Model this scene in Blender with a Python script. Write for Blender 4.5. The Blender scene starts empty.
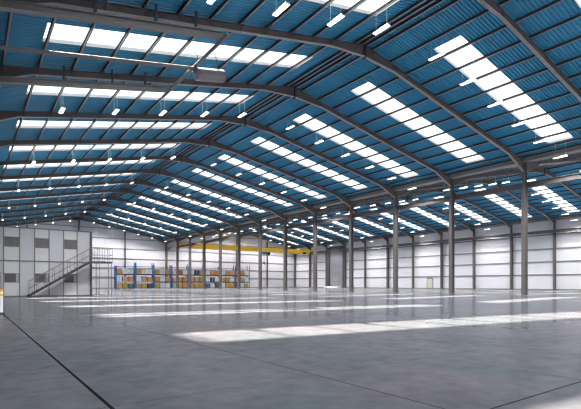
import bpy, bmesh, math, random
from mathutils import Vector
random.seed(7)
C = bpy.context.scene.collection
W = 38.1            # span width; ridges halfway
BAY, D0 = 7.0, 18.77
FR = {n: D0 + BAY * n for n in range(-4, 13)}
DN, DF = FR[-4], FR[12]
TOP, SHEET, SL = 11.38, 11.58, 0.2     # rafter top / sheet heights at the eaves line, slope
CAMH = 1.015

# ---------------------------------------------------------------- materials
def nodes(name):
    m = bpy.data.materials.new(name); m.use_nodes = True
    nt = m.node_tree; nt.nodes.clear()
    out = nt.nodes.new('ShaderNodeOutputMaterial')
    return m, nt, out
def N(nt, t, **kw):
    n = nt.nodes.new(t)
    for k, v in kw.items():
        if k in n.inputs: n.inputs[k].default_value = v
        else: setattr(n, k, v)
    return n
def mat(name, col, rough=0.55, metal=0.0, noise=0.12, scale=3.0, spec=0.5, bump=None):
    m, nt, out = nodes(name)
    b = N(nt, 'ShaderNodeBsdfPrincipled', Roughness=rough, Metallic=metal)
    b.inputs['Specular IOR Level'].default_value = spec
    tc = N(nt, 'ShaderNodeTexCoord'); nz = N(nt, 'ShaderNodeTexNoise', Scale=scale, Detail=4.0)
    nt.links.new(tc.outputs['Object'], nz.inputs['Vector'])
    mx = N(nt, 'ShaderNodeMix', data_type='RGBA')
    mx.inputs[6].default_value = (*[c * (1 - noise) for c in col], 1)
    mx.inputs[7].default_value = (*[min(1, c * (1 + noise)) for c in col], 1)
    nt.links.new(nz.outputs[0], mx.inputs[0]); nt.links.new(mx.outputs[2], b.inputs['Base Color'])
    if bump:
        axis, freq, st = bump
        sp = N(nt, 'ShaderNodeSeparateXYZ'); nt.links.new(tc.outputs['Object'], sp.inputs[0])
        mu = N(nt, 'ShaderNodeMath', operation='MULTIPLY'); mu.inputs[1].default_value = freq * 2 * math.pi
        si = N(nt, 'ShaderNodeMath', operation='SINE')
        bp = N(nt, 'ShaderNodeBump', Strength=st, Distance=0.02)
        nt.links.new(sp.outputs[axis], mu.inputs[0]); nt.links.new(mu.outputs[0], si.inputs[0])
        nt.links.new(si.outputs[0], bp.inputs['Height']); nt.links.new(bp.outputs[0], b.inputs['Normal'])
    nt.links.new(b.outputs[0], out.inputs[0])
    return m
def emis(name, col, s):
    m, nt, out = nodes(name)
    e = N(nt, 'ShaderNodeEmission', Color=(*col, 1), Strength=s)
    nt.links.new(e.outputs[0], out.inputs[0]); return m

M = {}
M['steel'] = mat('painted_steel', (0.145, 0.127, 0.127), 0.5, 0, 0.15, 2.5)
M['steel_dark'] = mat('dark_steel', (0.075, 0.072, 0.08), 0.5)
M['steel_mid'] = mat('grey_steel', (0.27, 0.255, 0.26), 0.45)
M['steel_light'] = mat('light_grey_steel', (0.26, 0.25, 0.26), 0.65)
M['curb'] = mat('rooflight_curb', (0.4, 0.39, 0.41), 0.6)
M['flange_lit'] = mat('flange_painted_bounce', (0.42, 0.40, 0.39), 0.5)  # paler than the webs: light bounced off the floor put into the colour
M['purlin'] = mat('purlin_web_shaded', (0.06, 0.06, 0.068), 0.45)  # shade on the purlin webs painted in as a darker base colour
M['roof'] = mat('blue_roof_liner', (0.044, 0.34, 0.58), 0.5, 0, 0.1, 0.35)
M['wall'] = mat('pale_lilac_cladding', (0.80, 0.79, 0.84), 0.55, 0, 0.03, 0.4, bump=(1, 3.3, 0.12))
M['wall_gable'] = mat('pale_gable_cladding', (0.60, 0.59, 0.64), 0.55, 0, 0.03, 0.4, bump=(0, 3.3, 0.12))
M['white'] = mat('white_panel', (0.92, 0.92, 0.92), 0.5, 0, 0.02)
M['lilac'] = mat('lilac_panel', (0.80, 0.79, 0.85), 0.5, 0, 0.02)
M['housing'] = mat('white_enamel', (0.8, 0.8, 0.8), 0.4, 0, 0.02)
M['wire'] = mat('suspension_wire', (0.45, 0.55, 0.6), 0.35)
M['yellow'] = mat('crane_yellow', (0.95, 0.56, 0.04), 0.45, 0, 0.05)
M['blue'] = mat('rack_blue', (0.03, 0.13, 0.33), 0.45)
M['rack_dark'] = mat('rack_beam_dark', (0.025, 0.035, 0.07), 0.5)
M['hoist_blue'] = mat('hoist_blue', (0.04, 0.2, 0.32), 0.45)
M['deck'] = mat('rack_beam_pale', (0.42, 0.5, 0.62), 0.5)
M['glass'] = mat('office_glass', (0.16, 0.16, 0.165), 0.15, 0, 0.25, 1.5)
M['blind'] = mat('window_blind', (0.6, 0.6, 0.62), 0.6)
M['shutter'] = mat('shutter_grey', (0.25, 0.25, 0.28), 0.5, 0, 0.06)
M['beige'] = mat('door_beige', (0.62, 0.6, 0.52), 0.5)
M['concrete_white'] = mat('white_concrete', (0.8, 0.8, 0.8), 0.6)
M['black'] = mat('black_metal', (0.012, 0.012, 0.014), 0.5)
M['heater'] = mat('heater_casing', (0.3, 0.29, 0.3), 0.4)
M['lamp'] = emis('lamp_diffuser', (1.0, 0.98, 0.95), 1.6)
CART = {'O': (0.68, 0.29, 0.09), 'A': (0.62, 0.33, 0.07), 'T': (0.5, 0.31, 0.15), 'P': (0.66, 0.36, 0.22), 'R': (0.62, 0.17, 0.05),
        'W': (0.78, 0.82, 0.84), 'V': (0.42, 0.36, 0.05), 'G': (0.1, 0.13, 0.16), 'D': (0.07, 0.06, 0.09), 'C': (0.6, 0.52, 0.4)}
CN = {'O': 'orange', 'A': 'amber', 'T': 'tan', 'P': 'pinkish tan', 'R': 'reddish brown', 'W': 'white', 'V': 'olive yellow', 'G': 'slate grey', 'D': 'dark', 'C': 'cream'}
for k, c in CART.items(): M['c' + k] = mat('carton_' + CN[k].replace(' ', '_'), c, 0.7, 0, 0.1, 2)
M['tape'] = mat('carton_tape', (0.5, 0.42, 0.3), 0.4)

# rooflight sheet: clear enough to throw sun patches, cloudy enough to glow
m, nt, out = nodes('rooflight_sheet'); M['pane'] = m
tr = N(nt, 'ShaderNodeBsdfTransparent', Color=(0.98, 0.98, 0.98, 1))
tl = N(nt, 'ShaderNodeBsdfTranslucent', Color=(0.85, 0.93, 0.96, 1))
gl = N(nt, 'ShaderNodeBsdfDiffuse', Color=(0.85, 0.92, 0.95, 1))
a1 = N(nt, 'ShaderNodeMixShader', Fac=0.07); a2 = N(nt, 'ShaderNodeMixShader', Fac=0.08)
nt.links.new(tr.outputs[0], a1.inputs[1]); nt.links.new(tl.outputs[0], a1.inputs[2])
nt.links.new(a1.outputs[0], a2.inputs[1]); nt.links.new(gl.outputs[0], a2.inputs[2])
nt.links.new(a2.outputs[0], out.inputs[0])

# polished concrete floor with saw-cut joints
m, nt, out = nodes('polished_concrete'); M['floor'] = m
b = N(nt, 'ShaderNodeBsdfDiffuse'); gs = N(nt, 'ShaderNodeBsdfGlossy'); fr = N(nt, 'ShaderNodeFresnel', IOR=1.45)
fm = N(nt, 'ShaderNodeMath', operation='MULTIPLY'); fm.inputs[1].default_value = 0.42; nt.links.new(fr.outputs[0], fm.inputs[0])
ms = N(nt, 'ShaderNodeMixShader');  nt.links.new(b.outputs[0], ms.inputs[1]); nt.links.new(gs.outputs[0], ms.inputs[2])
tc = N(nt, 'ShaderNodeTexCoord'); sp = N(nt, 'ShaderNodeSeparateXYZ'); nt.links.new(tc.outputs['Object'], sp.inputs[0])
n1 = N(nt, 'ShaderNodeTexNoise', Scale=0.55, Detail=5.0, Roughness=0.6)
n2 = N(nt, 'ShaderNodeTexNoise', Scale=3.5, Detail=6.0, Roughness=0.65)
n3 = N(nt, 'ShaderNodeTexNoise', Scale=40.0, Detail=3.0)
for n in (n1, n2, n3): nt.links.new(tc.outputs['Object'], n.inputs['Vector'])
cr = N(nt, 'ShaderNodeValToRGB'); nt.links.new(n1.outputs[0], cr.inputs[0])
cr.color_ramp.elements[0].position = 0.36; cr.color_ramp.elements[0].color = (0.080, 0.093, 0.106, 1)
cr.color_ramp.elements[1].position = 0.62; cr.color_ramp.elements[1].color = (0.110, 0.103, 0.126, 1)
cr2 = N(nt, 'ShaderNodeValToRGB'); nt.links.new(n2.outputs[0], cr2.inputs[0])
cr2.color_ramp.elements[0].position = 0.3; cr2.color_ramp.elements[0].color = (0.78, 0.78, 0.78, 1)
cr2.color_ramp.elements[1].position = 0.75; cr2.color_ramp.elements[1].color = (1.2, 1.2, 1.2, 1)
mx = N(nt, 'ShaderNodeMix', data_type='RGBA', blend_type='MULTIPLY'); mx.inputs[0].default_value = 1
nt.links.new(cr.outputs[0], mx.inputs[6]); nt.links.new(cr2.outputs[0], mx.inputs[7])
last = None
for ax, pos, hw, dark in ((0, 0.95, 0.016, 0.97), (0, 3.13, 0.010, 0.7), (0, 5.24, 0.008, 0.45), (1, 1.96, 0.010, 0.8), (1, 3.84, 0.006, 0.5)):
    s = N(nt, 'ShaderNodeMath', operation='SUBTRACT'); s.inputs[1].default_value = pos
    ab = N(nt, 'ShaderNodeMath', operation='ABSOLUTE'); lt = N(nt, 'ShaderNodeMath', operation='LESS_THAN'); lt.inputs[1].default_value = hw
    mu = N(nt, 'ShaderNodeMath', operation='MULTIPLY'); mu.inputs[1].default_value = dark
    nt.links.new(sp.outputs[ax], s.inputs[0]); nt.links.new(s.outputs[0], ab.inputs[0]); nt.links.new(ab.outputs[0], lt.inputs[0]); nt.links.new(lt.outputs[0], mu.inputs[0])
    if last is None: last = mu
    else:
        mm = N(nt, 'ShaderNodeMath', operation='MAXIMUM'); nt.links.new(last.outputs[0], mm.inputs[0]); nt.links.new(mu.outputs[0], mm.inputs[1]); last = mm
mj = N(nt, 'ShaderNodeMix', data_type='RGBA'); mj.inputs[7].default_value = (0.008, 0.008, 0.01, 1)
nt.links.new(last.outputs[0], mj.inputs[0]); iv = N(nt, 'ShaderNodeMath', operation='SUBTRACT'); iv.inputs[0].default_value = 1.0; nt.links.new(last.outputs[0], iv.inputs[1]); fj = N(nt, 'ShaderNodeMath', operation='MULTIPLY'); nt.links.new(iv.outputs[0], fj.inputs[0]); nt.links.new(fm.outputs[0], fj.inputs[1]); nt.links.new(fj.outputs[0], ms.inputs[0]); nt.links.new(mx.outputs[2], mj.inputs[6]); nt.links.new(mj.outputs[2], b.inputs['Color'])
rr = N(nt, 'ShaderNodeMapRange'); rr.inputs[1].default_value = 0.3; rr.inputs[2].default_value = 0.7; rr.inputs[3].default_value = 0.10; rr.inputs[4].default_value = 0.2
nt.links.new(n2.outputs[0], rr.inputs[0]); nt.links.new(rr.outputs[0], gs.inputs['Roughness'])
bp = N(nt, 'ShaderNodeBump', Strength=0.015, Distance=0.01); nt.links.new(n2.outputs[0], bp.inputs['Height']); nt.links.new(bp.outputs[0], gs.inputs['Normal'])
nt.links.new(ms.outputs[0], out.inputs[0])

# ---------------------------------------------------------------- mesh helpers
class MB:
    def __init__(s): s.v = []; s.f = []
    def box(s, x0, x1, y0, y1, z0, z1):
        i = len(s.v)
        s.v += [(x, y, z) for z in (z0, z1) for y in (y0, y1) for x in (x0, x1)]
        s.f += [tuple(i + k for k in q) for q in ((0, 2, 3, 1), (4, 5, 7, 6), (0, 1, 5, 4), (2, 6, 7, 3), (0, 4, 6, 2), (1, 3, 7, 5))]
        return s
    def prism(s, poly, y0, y1):            # (x,z) polygon, any winding, extruded along y
        ar = sum(poly[k][0] * poly[(k + 1) % len(poly)][1] - poly[(k + 1) % len(poly)][0] * poly[k][1] for k in range(len(poly)))
        if ar < 0: poly = poly[::-1]
        i = len(s.v); n = len(poly)
        s.v += [(x, y0, z) for x, z in poly] + [(x, y1, z) for x, z in poly]
        s.f.append(tuple(i + k for k in range(n))); s.f.append(tuple(i + n + k for k in reversed(range(n))))
        for k in range(n):
            k2 = (k + 1) % n; s.f.append((i + k, i + n + k, i + n + k2, i + k2))
        return s
    def strip(s, pts, th, y0, y1):         # ribbon of thickness th above a polyline in (x,z)
        for (xa, za), (xb, zb) in zip(pts, pts[1:]):
            s.prism([(xa, za), (xb, zb), (xb, zb + th), (xa, za + th)], y0, y1)
        return s
    def tube(s, p, q, r, seg=6, r2=None):
        p, q = Vector(p), Vector(q); d = (q - p).normalized(); r2 = r if r2 is None else r2
        u = d.cross(Vector((0, 0, 1)) if abs(d.z) < 0.9 else Vector((1, 0, 0))).normalized(); w = d.cross(u)
        i = len(s.v)
        for c, rad in ((p, r), (q, r2)):
            s.v += [tuple(c + rad * (math.cos(2 * math.pi * k / seg) * u + math.sin(2 * math.pi * k / seg) * w)) for k in range(seg)]
        for k in range(seg):
            k2 = (k + 1) % seg; s.f.append((i + k, i + k2, i + seg + k2, i + seg + k))
        s.f.append(tuple(i + k for k in reversed(range(seg)))); s.f.append(tuple(i + seg + k for k in range(seg)))
        return s
    def ibar_y(s, x, z0, z1, y0, y1, w=0.25, t=0.025):   # I beam running along y
        return s.box(x - w / 2, x + w / 2, y0, y1, z0, z0 + t).box(x - w / 2, x + w / 2, y0, y1, z1 - t, z1).box(x - t / 3, x + t / 3, y0, y1, z0 + t, z1 - t)
    def build(s, name, m, parent=None, bevel=0):
        me = bpy.data.meshes.new(name); me.from_pydata(s.v, [], s.f); me.materials.append(M[m]); me.update()
        o = bpy.data.objects.new(name, me); C.objects.link(o)
        if parent: o.parent = parent
        if bevel:
            b = o.modifiers.new('edge', 'BEVEL'); b.width = bevel; b.segments = 2
        return o
def tag(o, label, cat, group=None, kind=None):
    if label: o['label'] = label
    if cat: o['category'] = cat
    if group: o['group'] = group
    if kind: o['kind'] = kind
    return o
def empty(name, loc, label, cat, group=None):
    o = bpy.data.objects.new(name, None); C.objects.link(o); o.location = loc; o.empty_display_size = 0.3
    return tag(o, label, cat, group)
def copy_tree(o, loc, label, parent=None):
    c = o.copy(); C.objects.link(c)
    if parent: c.parent = parent
    else: c.location = loc; c['label'] = label
    for ch in o.children: copy_tree(ch, None, None, c)
    return c
ORD = ['', 'first', 'second', 'third', 'fourth', 'fifth', 'sixth', 'seventh', 'eighth', 'ninth', 'tenth', 'eleventh', 'twelfth', 'thirteenth', 'fourteenth', 'fifteenth', 'sixteenth', 'seventeenth']
def from_gable(n): return 12 - n
def roof(a, base):
    k = a % W; return base + SL * min(k, W - k)

# ---------------------------------------------------------------- setting
fl = MB().box(-19.4, 2 * W + 0.6, DN - 0.3, DF + 0.4, -0.3, 0).build('floor', 'floor')
tag(fl, 'polished grey concrete floor with dark saw-cut joints and sun patches', 'floor', None, 'structure')

# rooflight extents (distance from eaves) for the two slopes of a span
SKY = {'L': (2.75, 17.25), 'R': (1.6, 16.0)}
HALF = 0.9
bays = [n for n in range(-4, 12)]
def corr(y0, y1, pitch=0.2):
    ys = []
    k0 = math.ceil((y0 - DN) / pitch - 1e-6)
    def h(y):
        t = ((y - DN) / pitch) % 1.0
        return 0.06 * (1 if 0.32 < t < 0.62 else 0 if (t < 0.2 or t > 0.74) else (t - 0.2) / 0.12 if t <= 0.32 else (0.74 - t) / 0.12)
    bp_ = {y0, y1}
    k = math.floor((y0 - DN) / pitch)
    while DN + k * pitch < y1:
        for t in (0.2, 0.32, 0.62, 0.74):
            y = DN + (k + t) * pitch
            if y0 < y < y1: bp_.add(y)
        k += 1
    return [(y, h(y)) for y in sorted(bp_)]
def slope_sheet(mb, origin, sgn, e0, e1, y0, y1):
    pr = corr(y0, y1); i = len(mb.v)
    for y, h in pr:
        for e in (e0, e1): mb.v.append((origin + sgn * e, y, SHEET + SL * e + h))
    for k in range(len(pr) - 1):
        q = (i + 2 * k, i + 2 * k + 1, i + 2 * k + 3, i + 2 * k + 2)
        mb.f.append(q if sgn < 0 else q[::-1])
HW = W / 2
slopes = [(0, 1, 'L', 'near span, slope rising from the office side', 'office-side slope'), (W, -1, 'R', 'near span, slope falling to the inner columns', 'column-side slope'),
          (W, 1, 'L', 'crane span, slope rising from the inner columns', 'valley-side slope'), (2 * W, -1, 'R', 'crane span, slope falling to the long outer wall', 'outer-wall slope')]
lab = ['blue ribbed roof lining over the near span, slope rising from the office side', 'blue ribbed roof lining over the near span, slope falling to the inner column row',
       'blue ribbed roof lining over the crane span, slope rising from the inner columns', 'blue ribbed roof lining over the crane span, slope falling to the long outer wall']
for si, (org, sg, key, txt, short) in enumerate(slopes):
    mb = MB(); s0, s1 = SKY[key]; y = DN - 0.2
    for n in bays:
        mid = FR[n] + BAY / 2
        slope_sheet(mb, org, sg, 0.25, HW, y, mid - HALF)
        slope_sheet(mb, org, sg, 0.25, s0, mid - HALF, mid + HALF); slope_sheet(mb, org, sg, s1, HW, mid - HALF, mid + HALF)
        y = mid + HALF
    slope_sheet(mb, org, sg, 0.25, HW, y, DF + 0.3)
    tag(mb.build('ceiling', 'roof'), lab[si], 'ceiling', None, 'structure')
mb = MB(); slope_sheet(mb, 0, -1, 0.25, HW + 0.3, DN - 0.2, DF + 0.3)
tag(mb.build('ceiling', 'roof'), 'blue roof lining of the neighbouring span beyond the office', 'ceiling', None, 'structure')

# ridge caps and valley gutters
for i, a in enumerate((HW, W + HW)):
    o = MB().prism([(a - 0.5, SHEET + SL * (HW - 0.5) + 0.06), (a, SHEET + SL * HW + 0.07), (a + 0.5, SHEET + SL * (HW - 0.5) + 0.06), (a, SHEET + SL * HW + 0.11)], DN, DF).build('trim_ridge', 'roof')
    tag(o, ('blue ridge cap along the top of the near span', 'blue ridge cap along the top of the crane span')[i], 'roof trim', None, 'structure')
for a, l in ((0, 'grey valley gutter along the office-side eaves'), (W, 'grey valley gutter above the inner column row'), (2 * W, 'grey eaves gutter above the long outer wall')):
    mb = MB().box(a - 0.4, a + 0.4, DN, DF, TOP - 0.12, TOP - 0.08).box(a - 0.4, a - 0.36, DN, DF, TOP - 0.08, SHEET + 0.09).box(a + 0.36, a + 0.4, DN, DF, TOP - 0.08, SHEET + 0.09)
    tag(mb.build('trim_gutter', 'steel_mid'), l, 'gutter', None, 'structure')

# walls
prof = [(-19.4, -0.02), (-19.4, SHEET + SL * HW)] + [(-HW, SHEET + SL * HW), (0, SHEET), (HW, SHEET + SL * HW), (W, SHEET), (W + HW, SHEET + SL * HW), (2 * W, SHEET), (2 * W + 0.5, SHEET), (2 * W + 0.5, -0.02)]
def gable(name, y0, y1, label):
    mb = MB(); pts = prof[1:-1]
    for (xa, za), (xb, zb) in zip(pts, pts[1:]):
        mb.prism([(xa, -0.02), (xb, -0.02), (xb, zb + 0.02), (xa, za + 0.02)], y0, y1)
    tag(mb.build(name, 'wall_gable'), label, 'wall', None, 'structure')
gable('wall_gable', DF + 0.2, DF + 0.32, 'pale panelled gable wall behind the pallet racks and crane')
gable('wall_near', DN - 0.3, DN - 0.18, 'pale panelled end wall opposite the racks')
tag(MB().box(2 * W + 0.3, 2 * W + 0.42, DN - 0.2, DF + 0.25, 0, SHEET + 0.05).build('wall_right', 'wall'), 'long pale panelled outer wall with grey rails and small door', 'wall', None, 'structure')
tag(MB().box(-19.35, -19.2, DN - 0.2, DF + 0.25, 0, SHEET + SL * HW + 0.05).build('wall_left', 'wall'), 'pale side wall beyond the office', 'wall', None, 'structure')
tag(MB().box(2 * W + 0.22, 2 * W + 0.3, DN, DF, 0, 0.18).build('baseboard_right', 'steel_mid'), 'grey kerb strip at the foot of the long outer wall', 'baseboard', None, 'structure')
tag(MB().box(-19, 2 * W + 0.3, DF + 0.12, DF + 0.2, 0, 0.18).build('baseboard_gable', 'steel_mid'), 'grey kerb strip at the foot of the gable wall', 'baseboard', None, 'structure')

# rooflights
wn = 0
for si, (org, sg, key, txt, short) in enumerate(slopes):
    s0, s1 = SKY[key]
    for n in bays:
        mid = FR[n] + BAY / 2; wn += 1
        mb = MB(); CH = 0.18
        def P(e, dz): return (org + sg * e, SHEET + SL * e + dz)
        for y0, y1 in ((mid - HALF - 0.04, mid - HALF), (mid + HALF, mid + HALF + 0.04)):
            mb.prism([P(s0 - 0.04, 0), P(s1 + 0.04, 0), P(s1 + 0.04, CH), P(s0 - 0.04, CH)], y0, y1)
        for e in (s0 - 0.04, s1): mb.prism([P(e, 0), P(e + 0.04, 0), P(e + 0.04, CH), P(e, CH)], mid - HALF, mid + HALF)
        f = mb.build('window_%d' % wn, 'curb')
        tag(f, 'long rooflight in the %s bay from the gable wall, %s of the %s' % (ORD[12 - n], short, ('near span', 'near span', 'crane span', 'crane span')[si]), 'rooflight', None, 'structure')
        mb = MB(); i = 0
        mb.v = [(P(e, 0.165)[0], y, P(e, 0.165)[1]) for e in (s0, s1) for y in (mid - HALF, mid + HALF)]
        mb.f = [(0, 1, 3, 2)]
        mb.build('pane', 'pane', f)

# girts on the walls
GZ = [(2.5, 'lowest'), (4.6, 'second lowest'), (6.7, 'third'), (9.0, 'fourth')]
for z, w_ in GZ:
    o = MB().box(2 * W + 0.18, 2 * W + 0.3, DN, DF, z - 0.09, z + 0.09).build('wall_rail', 'steel_mid')
    tag(o, '%s grey horizontal rail up the long outer wall' % w_ if w_ not in ('third', 'fourth') else '%s grey horizontal rail from the floor up the long outer wall' % w_, 'wall rail', 'rails on the long outer wall')
for z, w_ in [(2.5, 'first'), (4.6, 'second'), (6.7, 'third'), (8.9, 'fourth'), (11.1, 'fifth')]:
    o = MB().box(-19, 2 * W + 0.1, DF + 0.08, DF + 0.2, z - 0.08, z + 0.08).build('wall_rail', 'steel_mid')
    tag(o, '%s grey horizontal rail from the floor up the gable wall' % w_, 'wall rail', 'rails on the gable wall')
for z, e, l in ((13.2, 8.8, 'short grey rail high in the gable'),):
    for a0, s in ((0, 'near span'), (W, 'crane span')):
        tag(MB().box(a0 + e, a0 + W - e, DF + 0.08, DF + 0.2, z - 0.08, z + 0.08).build('wall_rail', 'steel_mid'), l + ' of the ' + s, 'wall rail', 'rails on the gable wall')

# ---------------------------------------------------------------- columns
def hcol(mb, x, y, z0, z1, p, q, t=0.035):
    mb.box(x - p / 2, x - p / 2 + t, y - q / 2, y + q / 2, z0, z1).box(x + p / 2 - t, x + p / 2, y - q / 2, y + q / 2, z0, z1).box(x - p / 2 + t, x + p / 2 - t, y - t / 2, y + t / 2, z0, z1)
def column(name, a, label, group, step, bracket):
    t = empty(name, (a, 0, 0), label, 'column', group)
    mb = MB(); hcol(mb, 0, 0, 0.03, 9.2, 0.5, 0.3); mb.box(-0.25, 0.25, -0.15, 0.15, 9.2, 9.24); mb.build('lower_shaft', 'steel', t)
    mb = MB(); hcol(mb, 0, 0, 9.24, TOP - 0.15, 0.36, 0.24); mb.build('upper_shaft', 'steel', t)
    mb = MB().box(-0.36, 0.36, -0.26, 0.26, 0, 0.03)
    for x in (-0.3, 0.3):
        for y in (-0.2, 0.2): mb.tube((x, y, 0.03), (x, y, 0.09), 0.025)
    mb.build('base_plate', 'steel_mid', t)
    if bracket:
        x0, x1 = (0.25, 0.62) if bracket > 0 else (-0.62, -0.25)
        o_, i_ = (x1, x0) if bracket > 0 else (x0, x1)
        mb = MB().prism([(i_, 8.75), (o_, 9.0), (o_, 9.16), (i_, 9.16)], -0.03, 0.03).box(min(i_, o_), max(i_, o_), -0.14, 0.14, 9.16, 9.19)
        mb.build('bracket', 'steel_mid', t)
    return t
src = None
for n in range(-1, 13):
    l = 'grey steel column in the inner row, %s from the gable wall' % ORD[13 - n]
    if src is None: src = column('steel_column', W, l, 'inner row of steel columns', 1, 1); src.location.y = FR[n]
    else: copy_tree(src, (W, FR[n] if n < 12 else DF - 0.1, 0), l)
src = None
for n in range(0, 13):
    l = 'grey steel column against the long outer wall, %s from the gable corner' % ORD[13 - n]
    yy = FR[n] if n < 12 else DF - 0.1
    if src is None: src = column('steel_column', 2 * W - 0.08, l, 'columns along the long outer wall', 0, -1); src.location.y = yy
    else: copy_tree(src, (2 * W - 0.08, yy, 0), l)
src = None
for n in range(0, 3):
    l = 'grey steel column in the row on the office side, %s before the office block' % ORD[3 - n]
    if src is None: src = column('steel_column', 0, l, 'columns on the office side', 0, 0); src.location.y = FR[n]
    else: copy_tree(src, (0, FR[n], 0), l)
GC = [1, 2, 3, 5, 6, 7]
for k in GC:
    a = W / 4 * k; mb = MB(); hcol(mb, a, DF - 0.06, 0, roof(a, TOP) - 0.55, 0.22, 0.28)
    t = mb.build('gable_post', 'steel_dark')
    tag(t, 'slim dark steel post against the gable wall, %s from the office side' % ORD[GC.index(k) + 1], 'post', 'posts on the gable wall')

# ---------------------------------------------------------------- rafters (one welded pair per span and frame)
PE = [0.5] + [1.36 + 1.545 * k for k in range(12)] + [18.86]
def half_pts(s):      # bottom edge of one half, local x from -HW..0 mirrored by s
    prof_ = [(0.2, 0.95), (2.6, 0.36), (HW - 2.6, 0.36), (HW - 0.02, 0.7)]
    return [(s * (HW - e), TOP + SL * e - d) for e, d in prof_]
def rafter(name, loc, label):
    t = empty(name, loc, label, 'roof frame', 'portal frame rafters')
    for s in (-1, 1):
        bot = half_pts(s); topl = [(s * (HW - e), TOP + SL * e - 0.03) for e in (0.2, HW - 0.02)]
        web = MB()
        for k in range(3):
            e0, e1 = HW - abs(bot[k][0]), HW - abs(bot[k + 1][0])
            web.prism([bot[k], bot[k + 1], (bot[k + 1][0], TOP + SL * e1 - 0.03), (bot[k][0], TOP + SL * e0 - 0.03)], -0.012, 0.012)
        web.strip(topl, 0.03, -0.09, 0.09); MB().strip(bot, 0.03, -0.09, 0.09).build('bottom_flange', 'flange_lit', t)
        for e in (2.6, HW - 2.6):
            x = s * (HW - e); web.box(x - 0.012, x + 0.012, -0.08, 0.08, TOP + SL * e - 0.34, TOP + SL * e - 0.03)
        for e in PE[1:-1]:
            x = s * (HW - e); web.box(x - 0.05 * s - 0.01, x - 0.05 * s + 0.01, -0.09, 0.09, TOP + SL * e, TOP + SL * e + 0.16)
            web.tube((x, -0.42, TOP + SL * e + 0.02), (x, -0.02, TOP + SL * e - 0.3), 0.018, 4)
        web.build('rafter_beam', 'steel', t)
    MB().box(-0.03, 0.03, -0.13, 0.13, TOP + SL * HW - 0.80, TOP + SL * HW + 0.06).build('apex_plate', 'steel_dark', t)
    return t
src = None
for a0, s in ((HW, 'near span'), (W + HW, 'crane span')):
    for n in range(-1 if a0 == HW else 0, 13):
        l = 'brown-grey tapered rafter pair spanning the %s, %s frame from the gable wall' % (s, ORD[13 - n])
        y = FR[n] if n < 12 else DF - 0.1
        if src is None: src = rafter('portal_rafter', (a0, y, 0), l)
        else: copy_tree(src, (a0, y, 0), l)

# ---------------------------------------------------------------- purlins
for si, (org, sg, key, txt, short) in enumerate(slopes):
    for k, e in enumerate(PE):
        x = org + sg * e; z = TOP + SL * e + 0.01; o2 = 0.035
        mb = MB().box(x - 0.006, x + 0.006, DN, DF, z + 0.045, z + 0.17).box(x - 0.05, x, DN, DF, z + 0.155, z + 0.17)
        o = mb.build('purlin', 'purlin'); MB().box(x - 0.006, x + 0.065, DN, DF, z + 0.03, z + 0.045).build('bottom_flange', 'flange_lit', o)
        tag(o, 'long grey purlin, %s up from the eaves on the %s of the %s' % (ORD[k + 1], short, 'near span' if si < 2 else 'crane span'), 'purlin', 'purlins under the blue roof')

# ---------------------------------------------------------------- pendant lights
def pendant(name, loc, label, group):
    t = empty(name, loc, label, 'light', group)
    MB().prism([(-0.125, 0), (0.125, 0), (0.09, 0.06), (-0.09, 0.06)], -0.5, 0.5).build('housing', 'housing', t)
    MB().prism([(-0.11, 0.0), (0.11, 0.0), (0.1, -0.03), (-0.1, -0.03)], -0.48, 0.48).build('diffuser', 'lamp', t)
    ld = bpy.data.lights.get('lamp_light') or bpy.data.lights.new('lamp_light', 'SPOT')
    ld.energy = 800; ld.spot_size = math.radians(144); ld.spot_blend = 1.0; ld.shadow_soft_size = 0.0; ld.color = (1.0, 0.98, 0.96)
    lo = bpy.data.objects.new('lamp_light', ld); C.objects.link(lo); lo.parent = t; lo.location = (0, 0, -0.06)
    for y in (-0.36, 0.36): MB().tube((0, y, 0.06), (0, y, 1.12), 0.012, 4).build('cable', 'wire', t)
    return t
src = None
for si, (org, sg, key, txt, short) in enumerate(slopes):
    for row, n in enumerate((-3, -1, 1, 3, 5, 7, 9, 11)):
        for k in range(0 if key == 'R' else 1, 6):
            e = 1.45 + 3.07 * k
            l = 'white pendant light, %s up the %s, %s bay from the gable wall' % (ORD[k + 1] if key == 'R' else ORD[k], {0: 'office-side roof slope', 1: 'column-side roof slope', 2: 'crane-span valley slope', 3: 'crane-span outer slope'}[si], ORD[12 - n])
            loc = (org + sg * e, FR[n] + BAY / 2 + 0.1, SHEET + SL * e - 1.16)
            # outside the picture: wholly left out
            th = 0.628; X = loc[0] * math.cos(th) - loc[1] * math.sin(th); Z = loc[0] * math.sin(th) + loc[1] * math.cos(th)
            if src is None: src = pendant('pendant_light', loc, l, 'pendant lights')
            else:
                c = copy_tree(src, loc, l)
                dim = 0.3 if loc[0] > 2 * W - 3 else 0.8 if n == 11 else 1.0      # lamps beside the walls run dimmed
                if dim < 1:
                    nm = 'lamp_light_dimmed_%d' % round(dim * 100)
                    d = bpy.data.lights.get(nm)
                    if d is None: d = bpy.data.lights['lamp_light'].copy(); d.name = nm; d.energy *= dim
                    for ch in c.children:
                        if ch.type == 'LIGHT': ch.data = d

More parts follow.
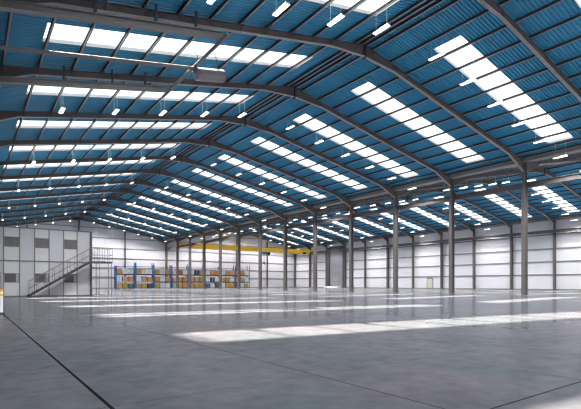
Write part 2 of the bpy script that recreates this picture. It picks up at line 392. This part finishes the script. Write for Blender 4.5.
# ---------------------------------------------------------------- crane runway and crane
RX0, RX1 = W + 0.45, 2 * W - 0.52
for x, l in ((RX0, 'grey crane runway beam along the inner column row'), (RX1, 'grey crane runway beam along the long outer wall')):
    t = empty('runway_beam', (x, 0, 0), l, 'crane runway', 'crane runway beams')
    MB().ibar_y(0, 9.19, 9.62, FR[-1], DF - 0.1, 0.3, 0.03).build('beam', 'steel', t)
    MB().box(-0.035, 0.035, FR[-1], DF - 0.1, 9.62, 9.68).build('rail', 'steel_light', t)
CY = 95.0
t = empty('overhead_crane', ((RX0 + RX1) / 2, CY, 9.68), 'yellow overhead travelling crane spanning the far end of the crane span', 'crane')
hw = (RX1 - RX0) / 2
g = MB().box(-hw + 0.3, hw - 0.3, -0.22, 0.22, -0.55, 0.5)
g.box(-hw + 0.3, hw - 0.3, -0.3, 0.3, 0.5, 0.54).box(-hw + 0.3, hw - 0.3, -0.3, 0.3, -0.6, -0.55).build('girder', 'yellow', t)
for s in (-1, 1):
    e = MB().box(s * hw - 0.16, s * hw + 0.16, -1.6, 1.6, 0.1, 0.45); e.box(s * (hw - 0.5) - 0.35, s * (hw - 0.5) + 0.35, -0.25, 0.25, 0.05, 0.5)
    e = e.build('end_truck', 'yellow', t)
    for y in (-1.3, 1.3): MB().tube((s * hw - 0.06, y, 0.16), (s * hw + 0.06, y, 0.16), 0.155, 14).build('wheel', 'black', e)
h = empty('crane_hoist', (60.9, CY, 9.08), 'blue hoist trolley with hook hanging under the yellow crane girder', 'hoist')
MB().box(-0.6, 0.6, -0.45, 0.45, -0.62, -0.12).box(-0.5, -0.4, -0.42, 0.42, -0.12, 0.0).box(0.4, 0.5, -0.42, 0.42, -0.12, 0.0).build('hoist_body', 'hoist_blue', h)
MB().tube((0.6, 0, -0.38), (1.5, 0, -0.38), 0.38, 14).build('motor', 'black', h)
for x in (-0.12, 0.12): MB().tube((x - 0.2, 0, -0.62), (x - 0.2, 0, -2.5), 0.02, 5).build('rope', 'steel_dark', h)
MB().box(-0.4, 0.0, -0.12, 0.12, -2.9, -2.5).tube((-0.2, 0, -2.9), (-0.2, 0, -3.1), 0.05).tube((-0.2, 0, -3.1), (-0.02, 0, -3.25), 0.04).tube((-0.02, 0, -3.25), (0.05, 0, -3.1), 0.035).build('hook_block', 'black', h)
j = MB().tube((72.9, CY - 0.45, 9.2), (73.7, CY - 0.45, 9.2), 0.28, 12).box(73.0, 73.5, CY - 0.45, CY - 0.3, 8.98, 9.3).build('travel_motor', 'black')
tag(j, 'black travel motor on the end of the yellow crane girder near the outer wall', 'motor')

# ---------------------------------------------------------------- suspended pipe frame and heater (near span, first bay ahead)
t = empty('suspended_frame', (0, 22.0, 0), 'grey suspended beam frame hung under the rafters above the office-side slope', 'frame')
RA = 9.5
for y in (FR[0] - 0.32, FR[1] - 0.32):
    yy = y - 22.0; p0, p1 = (0.5, 10.42 + 0.1), (RA, 10.42 + 0.2 * RA)
    mb = MB().strip([p0, p1], 0.03, yy - 0.14, yy + 0.14).strip([(p0[0], p0[1] + 0.26), (p1[0], p1[1] + 0.26)], 0.03, yy - 0.14, yy + 0.14)
    mb.prism([(p0[0], p0[1]), (p1[0], p1[1]), (p1[0], p1[1] + 0.27), (p0[0], p0[1] + 0.27)], yy - 0.012, yy + 0.012)
    mb.build('cross_beam', 'steel_mid', t)
    for a in (4.0, 6.4, 8.2):
        MB().box(a - 0.05, a + 0.05, yy - 0.05, yy + 0.05, 10.42 + 0.2 * a + 0.29, TOP + SL * a + 0.1).build('hanger', 'steel_dark', t)
MB().tube((RA, FR[0] - 0.9 - 22, 12.28), (RA, FR[1] + 0.3 - 22, 12.28), 0.085, 10).build('rail_pipe', 'steel_light', t)
MB().tube((0.3, 21.5 - 22, 10.47), (RA, 21.5 - 22, 12.16), 0.085, 10).build('tie_pipe', 'steel_light', t)
t = empty('unit_heater', (10.45, 21.5, 11.70), 'grey box-shaped unit heater fixed at the end of the suspended tie pipe', 'heater')
t.rotation_euler.y = -math.atan(0.19)
mb = MB(); o8 = [(0.36 * math.cos(math.pi / 8 + k * math.pi / 4), 0.33 * math.sin(math.pi / 8 + k * math.pi / 4)) for k in range(8)]
i = len(mb.v)
mb.v = [(-0.85, y, z + 0.36) for y, z in o8] + [(0.75, y, z + 0.36) for y, z in o8]
mb.f = [tuple(reversed(range(8))), tuple(range(8, 16))] + [(k, (k + 1) % 8, 8 + (k + 1) % 8, 8 + k) for k in range(8)]
mb.build('casing', 'heater', t)
mb = MB()
for k in range(7): mb.box(0.752, 0.775, -0.24, 0.24, 0.14 + 0.07 * k, 0.17 + 0.07 * k)
mb.build('louvre', 'steel_dark', t)
MB().tube((-0.98, 0, 0.5), (-0.85, 0, 0.45), 0.07, 8).build('pipe_coupling', 'steel_light', t)
for x in (-0.6, 0.5): MB().tube((x, 0, 0.66), (x, 0, 0.66 + 1.0), 0.02, 5).build('hanger_rod', 'steel_dark', t)

# ---------------------------------------------------------------- office block
OD = 41.7
t = empty('office_block', (8.75, OD, 0), 'two-storey white panelled office block with dark windows behind the stairs', 'office')
ox = 8.75
posts = [2.27 - 1.08 * 2, 2.27 - 1.08, 2.27, 3.36, 4.41, 5.46, 6.55, 7.6]
edges = posts + [8.7]
MB().box(posts[0] - ox - 0.05, 0, 0.1, 9.0, 5.48, 5.6).build('roof_slab', 'steel_mid', t)
MB().box(-0.08, 0, 0.08, 9.0, 0, 5.48).build('side_wall', 'lilac', t)
MB().box(posts[0] - ox - 0.05, posts[0] - ox + 0.05, 0.08, 9.0, 0, 5.48).build('side_wall', 'lilac', t)
for k in range(len(edges) - 1):
    x0, x1 = edges[k] - ox, edges[k + 1] - ox
    windowed = k in (0, 2, 4, 6)
    pm = 'white' if windowed else 'lilac'
    if not windowed:
        MB().box(x0, x1, 0.04, 0.1, 0, 5.5).build('wall_panel', pm, t)
    else:
        for z0, z1 in ((0, 1.12), (1.86, 3.97), (4.78, 5.5)): MB().box(x0, x1, 0.04, 0.1, z0, z1).build('wall_panel', pm, t)
        for wi, (z0, z1) in enumerate(((1.12, 1.86), (3.97, 4.78))):
            mb = MB().box(x0, x1, 0.02, 0.1, z0, z0 + 0.05).box(x0, x1, 0.02, 0.1, z1 - 0.05, z1).box(x0 + 0.03, x0 + 0.07, 0.02, 0.1, z0, z1).box(x1 - 0.07, x1 - 0.03, 0.02, 0.1, z0, z1)
            if wi == 0: xm = x1 - 0.26; mb.box(xm - 0.02, xm + 0.02, 0.02, 0.1, z0, z1)
            f = mb.build('office_window', 'steel_mid', t)
            MB().box(x0 + 0.05, x1 - 0.05, 0.06, 0.07, z0 + 0.04, z1 - 0.04).build('pane', 'glass', f)
            if wi == 0: MB().box(x1 - 0.24, x1 - 0.08, 0.045, 0.055, z0 + 0.06, z1 - 0.06).build('blind', 'blind', f)
for x in posts: MB().box(x - ox - 0.035, x - ox + 0.035, 0, 0.06, 0, 5.5).build('mullion', 'steel_mid', t)
MB().box(-0.14, 0.04, -0.04, 0.12, 0, 5.58).build('corner_post', 'steel', t)
for z, h_ in ((2.81, 0.1), (5.5, 0.08), (0, 0.06)): MB().box(posts[0] - ox, 0, -0.01, 0.05, z, z + h_).build('rail', 'steel_mid', t)

# stairs
SY0, SY1 = 40.0, 41.1; PZ = 2.92; sx0, sx1 = 3.76, 8.45
t = empty('steel_staircase', (sx0, SY0, 0), 'steel staircase with handrails climbing to a landing in front of the office', 'stairs')
n_st = 15; run = (sx1 - sx0) / n_st; rise = PZ / n_st; W_ = SY1 - SY0
for y in (0, W_):
    L = sx1 - sx0
    MB().prism([(0, 0), (0.12, 0), (L, PZ - 0.08), (L, PZ), (L - 0.05, PZ), (0, 0.06)], y - 0.025, y + 0.025).build('stringer', 'steel_dark', t)
for k in range(n_st - 1):
    MB().box(run * k + 0.1, run * k + 0.1 + run * 0.95, 0.03, W_ - 0.03, rise * (k + 1) - 0.03, rise * (k + 1)).build('tread', 'steel_dark', t)
px0, px1 = sx1 - sx0, 10.08 - sx0
MB().box(px0, px1, -0.03, W_ + 0.03, PZ - 0.14, PZ).build('landing', 'steel_dark', t)
for x, y in ((px0 + 0.55, 0), (px1 - 0.08, 0), (px1 - 0.08, W_), (px0 + 0.55, W_)):
    MB().box(x - 0.03, x + 0.03, y - 0.03, y + 0.03, 0, PZ - 0.14).build('leg', 'steel_mid', t)
for z in (0.63, 1.62, 2.3):
    for y in (0, W_): MB().box(px0 + 0.05, px1 - 0.05, y - 0.02, y + 0.02, z - 0.02, z + 0.02).build('cross_rail', 'steel_mid', t)
for y in (0, W_):
    mb = MB(); L = px0
    for hh in (0.55, 1.12): mb.tube((0.15, y, 0.1 + hh), (L, y, PZ + hh), 0.018, 6).tube((L, y, PZ + hh), (px1, y, PZ + hh), 0.018, 6)
    mb.build('handrail', 'steel_mid', t)
    for k in range(9):
        x = 0.15 + (L - 0.15) * k / 8; z = 0.1 + (PZ - 0.1) * k / 8
        MB().tube((x, y, z - 0.02), (x, y, z + 1.12), 0.016, 6).build('baluster', 'steel_mid', t)
    for k in range(1, 5):
        x = L + (px1 - L) * k / 4; MB().tube((x, y, PZ), (x, y, PZ + 1.12), 0.016, 6).build('baluster', 'steel_mid', t)
mb = MB()
for hh in (0.55, 1.12): mb.tube((px1, 0, PZ + hh), (px1, W_, PZ + hh), 0.018, 6)
mb.build('handrail', 'steel_mid', t)

# guard post at the picture's edge
t = empty('guard_post', (0.84, 17.9, 0), 'white and grey round guard post with a yellow band beside the floor joint', 'bollard')
MB().tube((0, 0, 0), (0, 0, 0.05), 0.17, 16).build('foot', 'black', t)
MB().tube((0, 0, 0.05), (0, 0, 0.6), 0.12, 16).build('post', 'white', t)
MB().tube((0, 0, 0.6), (0, 0, 0.68), 0.122, 16).tube((0, 0, 0.74), (0, 0, 0.82), 0.122, 16).build('yellow_band', 'yellow', t)
MB().tube((0, 0, 0.68), (0, 0, 0.74), 0.12, 16).build('white_band', 'white', t)
MB().tube((0, 0, 0.82), (0, 0, 1.42), 0.12, 16).build('upper_post', 'steel_light', t)

# ---------------------------------------------------------------- pallet racks and cartons
RD0, RD1 = 99.9, 101.1; BW = 4.2; LV = [0.12, 1.55, 3.22]
rtop = [4.95, 5.85]
def rack(k):
    x0 = 25.8 + BW * k
    t = empty('pallet_rack', (x0, RD0, 0), 'blue pallet rack bay along the gable wall, %s from the office side' % ORD[k + 1], 'rack', 'pallet racks')
    H = 4.95 if k == 0 else 5.75 if k in (1, 4, 7) else 5.3
    for x in (0.07, BW - 0.09):
        mb = MB()
        for y in (0.05, RD1 - RD0 - 0.05): hw_ = 0.13 if k < 2 else 0.07; mb.box(x - 0.07, x - 0.07 + 2 * hw_ if x < 1 else x + 0.07, y - 0.07, y + 0.07, 0, H)
        for q in range(5):
            z = 0.3 + q * 0.95; mb.tube((x, 0.05, z), (x, RD1 - RD0 - 0.05, z + 0.8), 0.035, 4)
        mb.build('upright', 'blue', t)
    for z in LV[1:] + [4.9]:
        for y in (0.02, RD1 - RD0 - 0.02): MB().box(0.13, BW - 0.15, y - 0.03, y + 0.03, z - (0.24 if z < 4 else 0.1), z - 0.02).build('beam', 'deck' if z < 2 and k < 2 else 'rack_dark' if z < 4 else 'blue', t)
    for z in LV[1:]: MB().box(0.13, BW - 0.15, 0.03, RD1 - RD0 - 0.03, z - 0.1, z).build('shelf_deck', 'steel_dark', t)
    MB().box(0.13, BW - 0.15, 0.0, RD1 - RD0, 0.04, 0.12).build('bottom_deck', 'steel_dark', t)
for k in range(8): rack(k)
rows = {2: 'OWWAWWAWAWRWWDTWOOWTPORW', 1: 'WPOWTOAWTPOOOPVWDWTAWPTW', 0: 'PVGTADVWWCAOOVADWDWAADWV'}
lvl = {0: 'floor level', 1: 'middle shelf', 2: 'top shelf'}
meshes = {}
for lv in (0, 1, 2):
    for i, ch in enumerate(rows[lv]):
        b_, s_ = divmod(i, 3)
        x = 25.8 + BW * b_ + 0.82 + 1.24 * s_; hgt = random.choice((0.98, 1.08, 1.16)); w_ = random.uniform(0.98, 1.14)
        z = LV[lv]
        mb = MB().box(-w_ / 2, w_ / 2, -0.5, 0.5, 0, hgt)
        o = mb.build('carton', 'c' + ch, None, 0.02); o.location = (x, (RD0 + RD1) / 2, z)
        mb = MB().box(-w_ / 2 + 0.04, w_ / 2 - 0.04, -0.505, -0.5, hgt - 0.13, hgt - 0.07).box(-0.04, 0.04, -0.505, -0.5, 0.02, hgt - 0.02)
        mb.build('tape', 'tape' if ch not in 'WGD' else 'deck', o)
        tag(o, '%s carton on the %s, %s in the %s bay from the office' % (CN[ch], lvl[lv], ('first', 'second', 'third')[s_], ORD[b_ + 1]), 'carton', 'cartons on the %s of the racks' % lvl[lv])

# ---------------------------------------------------------------- doors on the outer wall
XW = 2 * W + 0.3
f = MB().box(XW - 0.12, XW, 56.0, 56.12, 0, 2.2).box(XW - 0.12, XW, 57.38, 57.5, 0, 2.2).box(XW - 0.12, XW, 56.0, 57.5, 2.1, 2.25).box(XW - 0.12, XW, 56.25, 57.25, 2.25, 2.36).build('door_1', 'steel_mid')
tag(f, 'small beige personnel door with grey frame in the long outer wall', 'door', None, 'structure')
MB().box(XW - 0.07, XW - 0.03, 56.12, 57.38, 0.02, 2.1).build('door_leaf', 'beige', f)
MB().box(XW - 0.12, XW - 0.07, 56.25, 56.4, 1.0, 1.06).build('door_handle', 'black', f)
f = MB().box(XW - 0.55, XW - 0.1, 82.2, 82.5, 0, 10.3).box(XW - 0.9, XW - 0.1, 87.35, 88.5, 0, 10.3).box(XW - 0.5, XW - 0.1, 82.5, 87.35, 9.75, 10.6).build('door_2', 'steel_dark')
tag(f, 'tall grey shutter door with dark side frames in the outer wall near the crane', 'door', None, 'structure')
mb = MB().box(XW - 0.35, XW - 0.28, 82.5, 87.35, 0.05, 9.75)
for k in range(32): mb.box(XW - 0.39, XW - 0.35, 82.5, 87.35, 0.1 + 0.3 * k, 0.28 + 0.3 * k)
mb.build('shutter', 'shutter', f)
b = MB().prism([(73.9, 0), (75.2, 0), (75.1, 0.32), (74.0, 0.32)], 82.0, 87.2).build('threshold_block', 'concrete_white', None, 0.03)
tag(b, 'low white block on the floor in front of the tall grey shutter', 'block')

# ---------------------------------------------------------------- light
w = bpy.data.worlds.new('sky'); bpy.context.scene.world = w; w.use_nodes = True
nt = w.node_tree; bg = nt.nodes['Background']
bg.inputs[0].default_value = (0.86, 0.95, 1.0, 1); bg.inputs[1].default_value = 0.85
sun = bpy.data.lights.new('sun', 'SUN'); sun.energy = 15.0; sun.angle = math.radians(1.2); sun.color = (1.0, 0.92, 0.74)
so = bpy.data.objects.new('sun', sun); C.objects.link(so)
so.rotation_euler = Vector((0.05, -0.603, -1.0)).to_track_quat('-Z', 'Y').to_euler()

# ---------------------------------------------------------------- camera
cam = bpy.data.cameras.new('camera'); co = bpy.data.objects.new('camera', cam); C.objects.link(co)
co.location = (0, 0, CAMH); co.rotation_euler = (math.radians(90), 0, -0.628)
cam.sensor_width = 36; cam.lens = 36 * 444.1 / 581; cam.shift_y = (283.8 - 204.5) / 581; cam.clip_end = 400
sc = bpy.context.scene; sc.camera = co
sc.view_settings.view_transform = 'Standard'; sc.view_settings.look = 'None'; sc.view_settings.gamma = 1; sc.view_settings.exposure = 1.38
sc.cycles.filter_width = 1.2; sc.cycles.max_bounces = 8; sc.cycles.diffuse_bounces = 5; sc.cycles.glossy_bounces = 3; sc.cycles.transparent_max_bounces = 8
sc.cycles.sample_clamp_indirect = 6; sc.cycles.use_denoising = True; sc.cycles.caustics_reflective = False; sc.cycles.caustics_refractive = False
